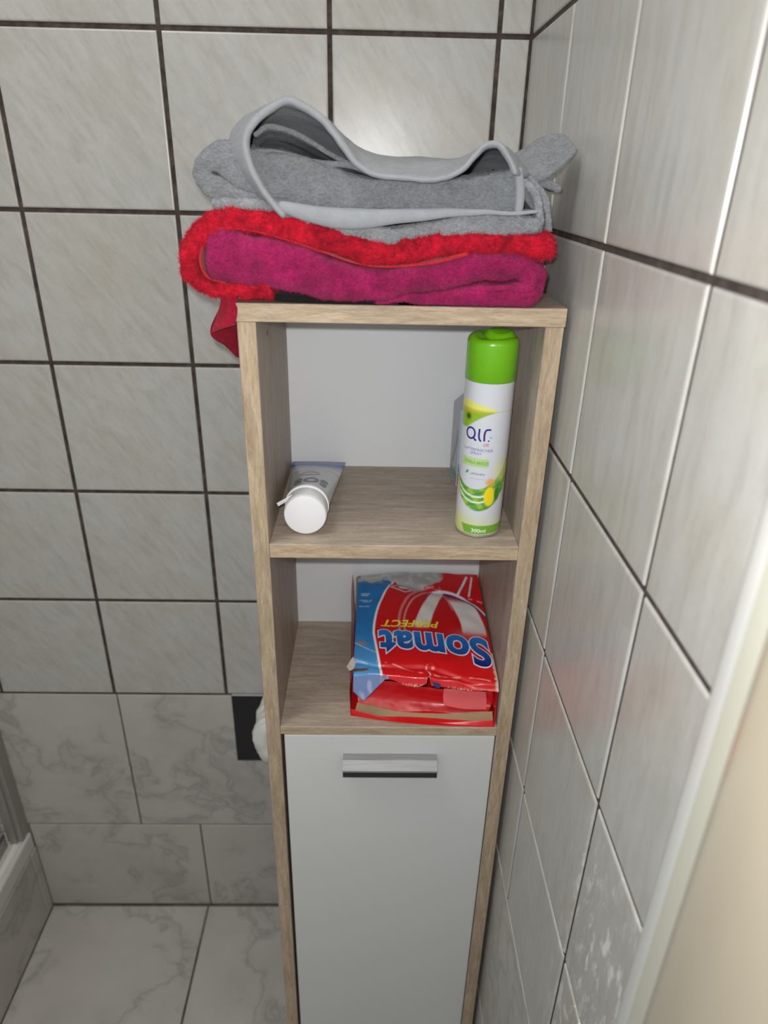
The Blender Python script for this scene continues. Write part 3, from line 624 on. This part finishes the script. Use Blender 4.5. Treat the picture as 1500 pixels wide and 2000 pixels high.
# ---------------------------------------------------------------- cream tube lying on the upper shelf
tb = empty('cream_tube', (-.2535, -.21, ZS1)); tag(tb, 'white cream tube with blue crimped end lying on the upper shelf, cap facing front', 'tube')
y0, y1 = -.284, -.122; n = 96; ST = 90; V = []; cl = []
for k in range(ST + 1):
    f = k / ST; y = y0 + (y1 - y0) * f; cx_ = -.2542 + .0012 * f; e = f ** 1.25
    rx = .0228 + (.0352 - .0228) * f; rz = .0228 * (1 - e) + .0008; cz_ = ZS1 + .0008 + rz + .0105 * e * f
    for i in range(n):
        a = 2 * math.pi * i / n; V.append((cx_ + rx * math.sin(a), y + (math.sin(a) * .0 if k < ST else 0), cz_ + rz * math.cos(a))); cl.append((f, a))
F = [(k * n + i, (k + 1) * n + i, (k + 1) * n + (i + 1) % n, k * n + (i + 1) % n) for k in range(ST) for i in range(n)]
F += [tuple(range(n))[::-1], tuple(ST * n + i for i in range(n))]
me = bpy.data.meshes.new('tube_body'); me.from_pydata(V, [], F); tbo = link('tube_body', me, colmat('tube_print', .3, .2), tb, True); tbo.data.set_sharp_from_angle(angle=.9)
cl = np.array(cl); f = cl[:, 0]; a = cl[:, 1]; a = np.where(a > math.pi, a - 2 * math.pi, a)
c = np.tile(np.array(lin(200, 202, 206)), (len(f), 1)); wv = .03 * np.sin(a * 2.3 + .6)
c = over(c, lin(40, 72, 150), sstep(.77, .83, f + wv)); c = over(c, lin(150, 165, 195), sstep(.69, .77, f + wv) * (1 - sstep(.77, .83, f + wv)))
c = over(c, lin(110, 130, 185), sstep(.90, .93, f) * sstep(.97, .94, f) * .7)
ln = np.exp(-((f - (.60 + .03 * np.cos(a * 1.2))) / .007) ** 2); c = over(c, lin(120, 122, 112), ln * .9); paint(me, c)
def ontube(a_, f_, o=.00025):
    e = max(f_, 0) ** 1.25; rx = .0228 + .0124 * f_ + o; rz = .0228 * (1 - e) + .0008 + o; cz_ = ZS1 + .0008 + (rz - o) + .0105 * e * f_
    return Vector((-.2542 + .0012 * f_ + rx * math.sin(a_), y0 + (y1 - y0) * f_, cz_ + rz * math.cos(a_)))
INK = mat('grey_blue_ink', lin(112, 122, 140), .4)
bm = fit(text2d('SOS', off=.05, space=1.15), -.80, .85, 0, .165); decal('lettering', bm, lambda p, q: ontube(.10 - p, .29 - q), INK, tb, .03)
drop = [(.42 * math.cos(t) - .12, .455 + .045 * math.sin(t) + .03 * max(0, math.sin(t)) ** 2) for t in np.linspace(0, 2 * math.pi, 25)]
decal('outline_mark', strokes2d([drop], .014), ontube, mat('olive_ink', lin(140, 142, 132), .4), tb, .03)
WH = mat('white_plastic', (.78, .78, .80), .3)
lathe('cap', [(0, -.0235), (.0200, -.0235), (.0222, -.0228), (.0232, -.0210), (.0235, -.018), (.0235, -.0010), (.0228, 0), (.0, .0)], (-.2542, y0 - .0005, ZS1 + .0008 + .0236), WH, tb, (0, 1, 0), 72)
lathe('collar', [(.0215, -.001), (.0243, -.0005), (.0247, .001), (.0243, .0025), (.0225, .003)], (-.2542, y0, ZS1 + .0008 + .0246), WH, tb, (0, 1, 0), 72)
V, F = patch([[(541, 983, -.296), (556, 975, -.296), (572, 966, -.294), (590, 961, -.290)], [(544, 988, -.295), (559, 979, -.295), (574, 970, -.293), (592, 964, -.289)]], .0005, 20, 4)
tag(pymesh('seal_strip', V, F, WH, tb), 'loose white plastic seal strip sticking out beside the cap')

# ---------------------------------------------------------------- detergent carton
bx = empty('detergent_carton', (-.11, -.21, ZS2)); tag(bx, 'crumpled red and blue detergent carton lying torn open on the lower shelf', 'box')
PFL, PFR, PBL, PBR = Vector((-.2022, -.305, -.4952)), Vector((-.0258, -.318, -.5020)), Vector((-.2003, -.112, -.4665)), Vector((-.0268, -.112, -.4725))
def top(s, t, o=0):
    p = (PFL * (1 - s) + PFR * s) * (1 - t) + (PBL * (1 - s) + PBR * s) * t
    z = .0035 * math.sin(math.pi * min(max(s, 0), 1)) * math.sin(math.pi * min(max(t, 0), 1))
    z += .0022 * noise.noise(Vector((s * 3.1, t * 3.3, 2))) + .0012 * noise.noise(Vector((s * 9, t * 11, 4)))
    # creases
    z -= .0022 * math.exp(-((t - .10 + .10 * s + .02 * math.sin(s * 9)) / .018) ** 2)
    z -= .0022 * math.exp(-((t - .82 + .25 * (s - .5)) / .03) ** 2) * (1 if s > .2 else .4)
    z += .0012 * math.exp(-((s - .52 - .05 * math.sin(t * 20)) / .02) ** 2) * (t < .12)
    z -= .010 * max(0, t - .85) / .15 * max(0, (.32 - s) / .32) + .006 * max(0, (.1 - s) / .1) * max(0, (.12 - t) / .12)
    return Vector((p.x, p.y, p.z + z + o))
NS, NT = 230, 250; V = []; ij = []
for j in range(NT + 1):
    for i in range(NS + 1):
        s, t = i / NS, j / NT
        # ragged front edge
        fr = -.03 + .018 * noise.noise(Vector((s * 6, 0, 9))) + (.035 * math.exp(-((s - .52) / .012) ** 2)) - (.065 * max(0, 1 - abs(s - .08) / .14) if s < .24 else 0)
        tt = fr + (1 - fr) * t; p = top(s, tt)
        if tt < 0: p.z += tt * .24 * 1.0; p.y += -tt * .06
        V.append(p[:]); ij.append((s, tt))
F = [(j * (NS + 1) + i, j * (NS + 1) + i + 1, (j + 1) * (NS + 1) + i + 1, (j + 1) * (NS + 1) + i) for j in range(NT) for i in range(NS)]
me = bpy.data.meshes.new('printed_face'); me.from_pydata(V, [], F)
face = link('printed_face', me, colmat('carton_print', .28, .15), bx, True)
md = face.modifiers.new('thick', 'SOLIDIFY'); md.thickness = .0006; md.offset = -1
S_ = np.array(ij); s = S_[:, 0]; t = S_[:, 1]; Vn = np.array([noise.noise(Vector((a * 22, b * 22, 1))) for a, b in ij]); Vf = np.array([noise.noise(Vector((a * 60, b * 60, 5))) for a, b in ij])
red = np.array(lin(203, 20, 26)); c = np.tile(red, (len(s), 1))
def bnd(v, a, b, w=.004): return sstep(a - w, a + w, v) * sstep(b + w, b - w, v)
# blue side band with white border
eb = np.where(t < .35, .185 - .165 * np.clip(t, 0, .35), .127 + .52 * (t - .35) ** 2)
c = over(c, lin(235, 235, 240), sstep(eb + .020, eb + .014, s)); c = over(c, lin(38, 118, 184), sstep(eb + .004, eb - .002, s))
c = over(c, lin(92, 156, 208), sstep(eb + .004, eb - .002, s) * sstep(.45, -.05, t) * .8)
# ball of two white bands and a pale ring
cx_, ct = .66, .45; R = np.sqrt(((s - cx_) / .36) ** 2 + ((t - ct) / .43) ** 2)
inb = sstep(1.0, .985, R) * sstep(.27, .36, t)
c = over(c, lin(176, 14, 24), inb * .35)
c = over(c, lin(212, 140, 140), bnd(R, .90, .955, .012) * sstep(.30, .42, t) * (s < .62) * .7); c = over(c, lin(225, 170, 165), bnd(R, .80, .84, .01) * sstep(.32, .42, t) * (s < .62) * .6)
q = (s - .435) - .62 * np.clip(t - .40, 0, 1) ** 1.4; wd = .115 - .06 * np.clip(t - .5, 0, .3); c = over(c, lin(222, 216, 214), bnd(q, 0.0, wd, .006) * bnd(t, .43, .79, .03) * (R < .99))
q = s - (.90 - .75 * np.clip(t - .45, 0, .4) ** 1.6) ; c = over(c, lin(222, 214, 212), bnd(q, -.10, .075 + .01 * t, .006) * bnd(t, .40, .70, .03) * (R < .97))
c = over(c, lin(240, 130, 120), np.exp(-((s - .85) / .1) ** 2 - ((t - .385) / .04) ** 2) * .4)
# stemmed glass outline at the back right
for (s0, s1, wd) in ((.80, .90, .010), (.895, .945, .007)):
    ss = s0 + (s1 - s0) * np.clip((t - .76) / .2, 0, 1); c = over(c, lin(222, 222, 230), bnd(s, ss - wd, ss + wd, .004) * bnd(t, .76, .97, .01))
rim_ = np.abs(t - (.80 - 2.1 * (s - .68) ** 2)); c = over(c, lin(220, 220, 230), sstep(.014, .007, rim_) * (s > .60)); rim2 = np.abs(t - (.775 - 2.2 * (s - .69) ** 2)); c = over(c, lin(36, 44, 110), sstep(.012, .005, rim2) * (s > .68))
# little emblem near the band
e1 = np.abs(s - .385) / .12 + np.abs(t - .815) / .055; c = over(c, lin(225, 205, 205), bnd(e1, .86, 1.05, .03)); c = over(c, lin(190, 30, 40), (e1 < .82) * 1.0); e2 = ((s - .38) / .05) ** 2 + ((t - .815) / .017) ** 2; c = over(c, lin(220, 220, 222), sstep(1.1, .9, e2))
# small white print on the blue
for (sa, sb_, ta) in ((.03, .10, .73), (.035, .09, .715), (.02, .12, .665), (.05, .11, .65), (.02, .10, .60)): c = over(c, lin(225, 232, 240), bnd(s, sa, sb_, .003) * bnd(t, ta, ta + .006, .003) * (Vf > -.3) * .8)
# torn grey-white card at the back
tear = .93 - .14 * np.exp(-((s - .46) / .16) ** 2) + .03 * Vn; m = sstep(tear - .006, tear + .006, t) * sstep(.72, .66, s) * (s > .02); c = over(c, lin(172, 170, 172), m); c = over(c, lin(200, 198, 196), m * sstep(.0, .4, Vn) * .6)
m = sstep(.875, .89, t + .03 * Vn) * (s < .20) * (t < .955); c = over(c, lin(196, 190, 180), m * .85)
# rubbed creases and torn edges
cre = np.abs(t - (.10 - .10 * s + .02 * np.sin(s * 9))) + .004 * Vn; c = over(c, lin(232, 190, 175), sstep(.006, .0015, cre) * sstep(-.25, .25, Vn) * .85)
cre = np.abs(s - .52 - .012 * np.sin(t * 60)); c = over(c, lin(235, 215, 200), sstep(.006, .002, cre) * (t < .10) * sstep(-.3, .1, Vf))
cre = np.abs(t - (.905 - .30 * (s - .35))); c = over(c, lin(225, 190, 190), sstep(.005, .001, cre) * (s > .45) * sstep(-.2, .1, Vn) * .8)
cre = np.abs(s - (.66 + .0 * t + .35 * (.85 - t))); c = over(c, lin(232, 180, 175), sstep(.004, .001, cre) * bnd(t, .60, .85, .01) * .8)
cre = np.abs(t - (.23 - .5 * (s - .05))) ; c = over(c, lin(206, 214, 224), sstep(.005, .001, cre) * (s < .16) * .8)
c = over(c, lin(205, 190, 170), sstep(.012, .002, t + .03 + .02 * Vf) * sstep(-.1, .3, Vf) * (s > .26)); c = over(c, lin(200, 185, 165), sstep(.975, .99, s + .012 * Vf) * (t < .25) * .8)
hole = ((s - .055) / .035) ** 2 + ((t - .255 + .2 * (s - .05)) / .012) ** 2; c = over(c, lin(150, 125, 100), sstep(1.2, .8, hole)); hole = ((s - .05) / .06) ** 2 + ((t - .035) / .012) ** 2; c = over(c, lin(90, 75, 60), sstep(1.2, .8, hole))
m = (t < -.005) & (s < .24); c = over(c, lin(108, 124, 168), m * (.9 + 0 * s)); c = over(c, lin(170, 178, 200), m * sstep(.05, .4, Vn) * .6)
paint(me, c)
# lettering printed upside down as seen: text right/up run to -s/-t
def onface(o): return lambda p, q: top(p, q, o)
def bigtext(off): return text2d('Somat', size=1, off=off, shear=-.06, space=1.06)
ref = ext(bigtext(.0))
def place(bm):
    fit(bm, 0, 1, 0, 1, ref)
    for v in bm.verts:
        p, q = v.co.x, v.co.y; v.co.x = .968 - .785 * p; v.co.y = .352 + .015 * p - .02 * math.sin(p * 3.1) * 0 - q * (.222 - .01 * p)
    return bm
decal('white_outline', place(bigtext(.062)), onface(.0006), mat('white_print', lin(215, 222, 240), .35), bx, .03)
def bluegrad(p, q):
    k = min(max((q - .13) / .22, 0), 1); a, b = np.array(lin(12, 26, 110)), np.array(lin(40, 112, 188)); return a * (1 - k) + b * k
decal('brand_lettering', place(bigtext(.036)), onface(.0010), colmat('blue_print', .3), bx, .03, bluegrad)
bm = fit(text2d('PERFECT', off=.018, shear=.25), 0, 1, 0, 1)
for v in bm.verts: p, q = v.co.x, v.co.y; v.co.x = .625 - .435 * p; v.co.y = .478 - .006 * p - .062 * q
decal('yellow_lettering', bm, onface(.0008), mat('yellow_print', lin(238, 226, 60), .35), bx, .03)
# carton walls
def sheetpatch(rows, h=.0003, K=30, M=14, amp=.0010, seed=1):
    A_ = np.array([cr(np.array([list(p) for p in r], float), K) for r in rows]); G_ = cr(A_, M); V, F = slab(G_, np.full(G_.shape[:2], h)); return disp(V, [(35, amp), (120, amp * .35)], seed), F
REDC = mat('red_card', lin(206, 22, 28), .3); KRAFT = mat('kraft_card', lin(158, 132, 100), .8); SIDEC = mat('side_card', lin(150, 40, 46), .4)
zb = ZS2 + .0010
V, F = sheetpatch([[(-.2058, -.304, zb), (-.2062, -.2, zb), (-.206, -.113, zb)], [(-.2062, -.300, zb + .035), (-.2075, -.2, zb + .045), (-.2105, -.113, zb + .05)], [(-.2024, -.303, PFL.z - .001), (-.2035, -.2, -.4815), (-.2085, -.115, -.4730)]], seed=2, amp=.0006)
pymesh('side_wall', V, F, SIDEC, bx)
V, F = sheetpatch([[(-.0270, -.324, zb), (-.0262, -.2, zb), (-.0262, -.113, zb)], [(-.0262, -.319, zb + .03), (-.0258, -.2, zb + .04), (-.0262, -.113, zb + .045)], [(-.0260, -.317, PFR.z - .001), (-.0262, -.2, -.488), (-.0270, -.113, -.4745)]], seed=3, amp=.0005)
pymesh('side_wall', V, F, REDC, bx)
V, F = sheetpatch([[(-.2055, -.3085, zb), (-.16, -.318, zb), (-.10, -.325, zb), (-.0272, -.3265, zb)], [(-.205, -.2, zb), (-.16, -.2, zb), (-.10, -.2, zb), (-.028, -.2, zb)], [(-.205, -.113, zb), (-.16, -.113, zb), (-.10, -.113, zb), (-.028, -.113, zb)]], amp=.0, seed=4)
pymesh('bottom_wall', V, F, REDC, bx)
V, F = sheetpatch([[(-.205, -.1125, zb), (-.1, -.1125, zb), (-.027, -.1125, zb)], [(-.203, -.1125, -.478), (-.1, -.1125, -.474), (-.028, -.1125, -.482)]], amp=0, seed=4); pymesh('back_wall', V, F, KRAFT, bx)
# inner tucked flap (red), leaning from below the printed face down to the kraft edge
def w(u, v, Y): return at(u, v, Y)
V, F = sheetpatch([[w(702, 1330, -.292), w(760, 1332, -.292), (w(840, 1345, -.294)), w(962, 1352, -.300)], [w(700, 1352, -.293), w(770, 1358, -.290), w(840, 1368, -.291), w(960, 1374, -.301)], [w(700, 1376, -.301), w(780, 1390, -.302), w(850, 1394, -.303), w(950, 1392, -.309)]], seed=6, amp=.0012, K=60, M=24)
pymesh('tucked_flap', V, F, REDC, bx)
V, F = sheetpatch([[w(868, 1345, -.301), w(905, 1347, -.303), w(948, 1352, -.304)], [w(866, 1362, -.302), w(905, 1366, -.303), w(950, 1368, -.305)], [w(868, 1377, -.306), w(905, 1384, -.307), w(950, 1386, -.309)]], seed=7, amp=.0006, K=40)
tag(pymesh('peeled_patch', V, F, mat('rubbed_pink_card', lin(232, 100, 104), .3), bx), 'rubbed pale red patch on the flap')
V, F = sheetpatch([[w(698, 1372, -.3035), w(780, 1390, -.307), w(860, 1394, -.310), w(961, 1390, -.313)], [w(694, 1388, -.306), w(780, 1409, -.314), w(860, 1413, -.3165), w(962, 1408, -.319)]], seed=8, amp=.0006, K=60, M=8)
tag(pymesh('kraft_edge', V, F, KRAFT, bx), 'bare brown cardboard edge strip')
V, F = sheetpatch([[w(685, 1385, -.308), w(775, 1407, -.3165), w(860, 1411, -.3205), w(963, 1407, -.323)], [w(686, 1394, -.309), w(775, 1415, -.3185), w(860, 1420, -.3245), w(963, 1419, -.3265)]], seed=8, amp=.0003, K=60, M=6)
pymesh('front_lip', V, F, REDC, bx)
# torn scraps
V, F = sheetpatch([[w(843, 1332, -.316), w(853, 1334, -.316), w(862, 1338, -.315)], [w(850, 1342, -.318), w(856, 1344, -.318), w(861, 1341, -.317)]], K=12, M=6, amp=.0004); tag(pymesh('torn_scrap', V, F, mat('navy_scrap', lin(40, 56, 110), .4), bx), 'dark blue torn paper scrap')
V, F = sheetpatch([[w(676, 1302, -.300), w(684, 1290, -.299), w(690, 1282, -.297)], [w(681, 1310, -.303), w(689, 1306, -.303), w(694, 1296, -.300)]], K=14, M=8, amp=.0012, seed=5); tag(pymesh('torn_scrap', V, F, mat('grey_scrap', lin(168, 160, 150), .7), bx), 'grey torn cardboard corner')

# ---------------------------------------------------------------- toilet paper on black plate, left behind the cabinet
hp = empty('wall_plate', (-.366, 0, -.875)); tag(hp, 'black square toilet roll holder plate on the marbled back wall left of the cabinet', 'holder')
box('plate', (-.4300, -.0036, -.9525), (-.2900, .0015, -.7962), BLACK, hp, .0012, 2)
box('top_edge', (-.4290, -.0030, -.7962), (-.2905, .0012, -.7954), mat('pale_edge', grey(.5), .3), hp)
lathe('pin', [(.0, -.0), (.012, 0), (.012, .085), (0, .086)], (-.325, -.003, -.817), DARKMET, hp, (0, -1, 0), 24)
rl = empty('toilet_roll', (-.325, -.05, -.817)); tag(rl, 'loosely wound white toilet roll on the black plate behind the cabinet side', 'toilet roll')
def rollmesh(R, yA, yB, seed, r0=.019):
    n, m = 96, 20; V = []; F = []
    ring = []
    for k in range(m + 1):
        f = k / m; y = yA + (yB - yA) * f
        for i in range(n):
            a = 2 * math.pi * i / n; q = noise.noise(Vector((math.cos(a) * 2.2, math.sin(a) * 2.2, f * 1.5 + seed))) ; rr = R * .97 + .0034 * q + .0016 * noise.noise(Vector((math.cos(a) * 6, math.sin(a) * 6, f * 4 + seed))) + .0012 * math.sin(f * 9 + a * 3)
            rr -= .003 * (abs(f - .5) * 2) ** 6
            V.append((-.325 + rr * math.cos(a), y, -.817 + rr * 1.08 * math.sin(a)))
    for y in (yA, yB):
        for i in range(n): a = 2 * math.pi * i / n; V.append((-.325 + r0 * math.cos(a), y, -.817 + r0 * math.sin(a)))
    for k in range(m):
        for i in range(n): F.append((k * n + i, k * n + (i + 1) % n, (k + 1) * n + (i + 1) % n, (k + 1) * n + i))
    a0, b0 = (m + 1) * n, (m + 2) * n
    for i in range(n): j = (i + 1) % n; F += [(i, j, a0 + j, a0 + i), (m * n + i, m * n + j, b0 + j, b0 + i), (a0 + i, a0 + j, b0 + j, b0 + i)]
    return V, F
V, F = rollmesh(.0525, -.012, -.098, 1); pymesh('paper_roll', V, F, PAPER, rl)
V, F = rollmesh(.0550, -.016, -.050, 5, .048); pymesh('loose_wrap', V, F, PAPER, rl)
V, F = rollmesh(.0555, -.066, -.094, 8, .048); pymesh('loose_wrap', V, F, PAPER, rl)
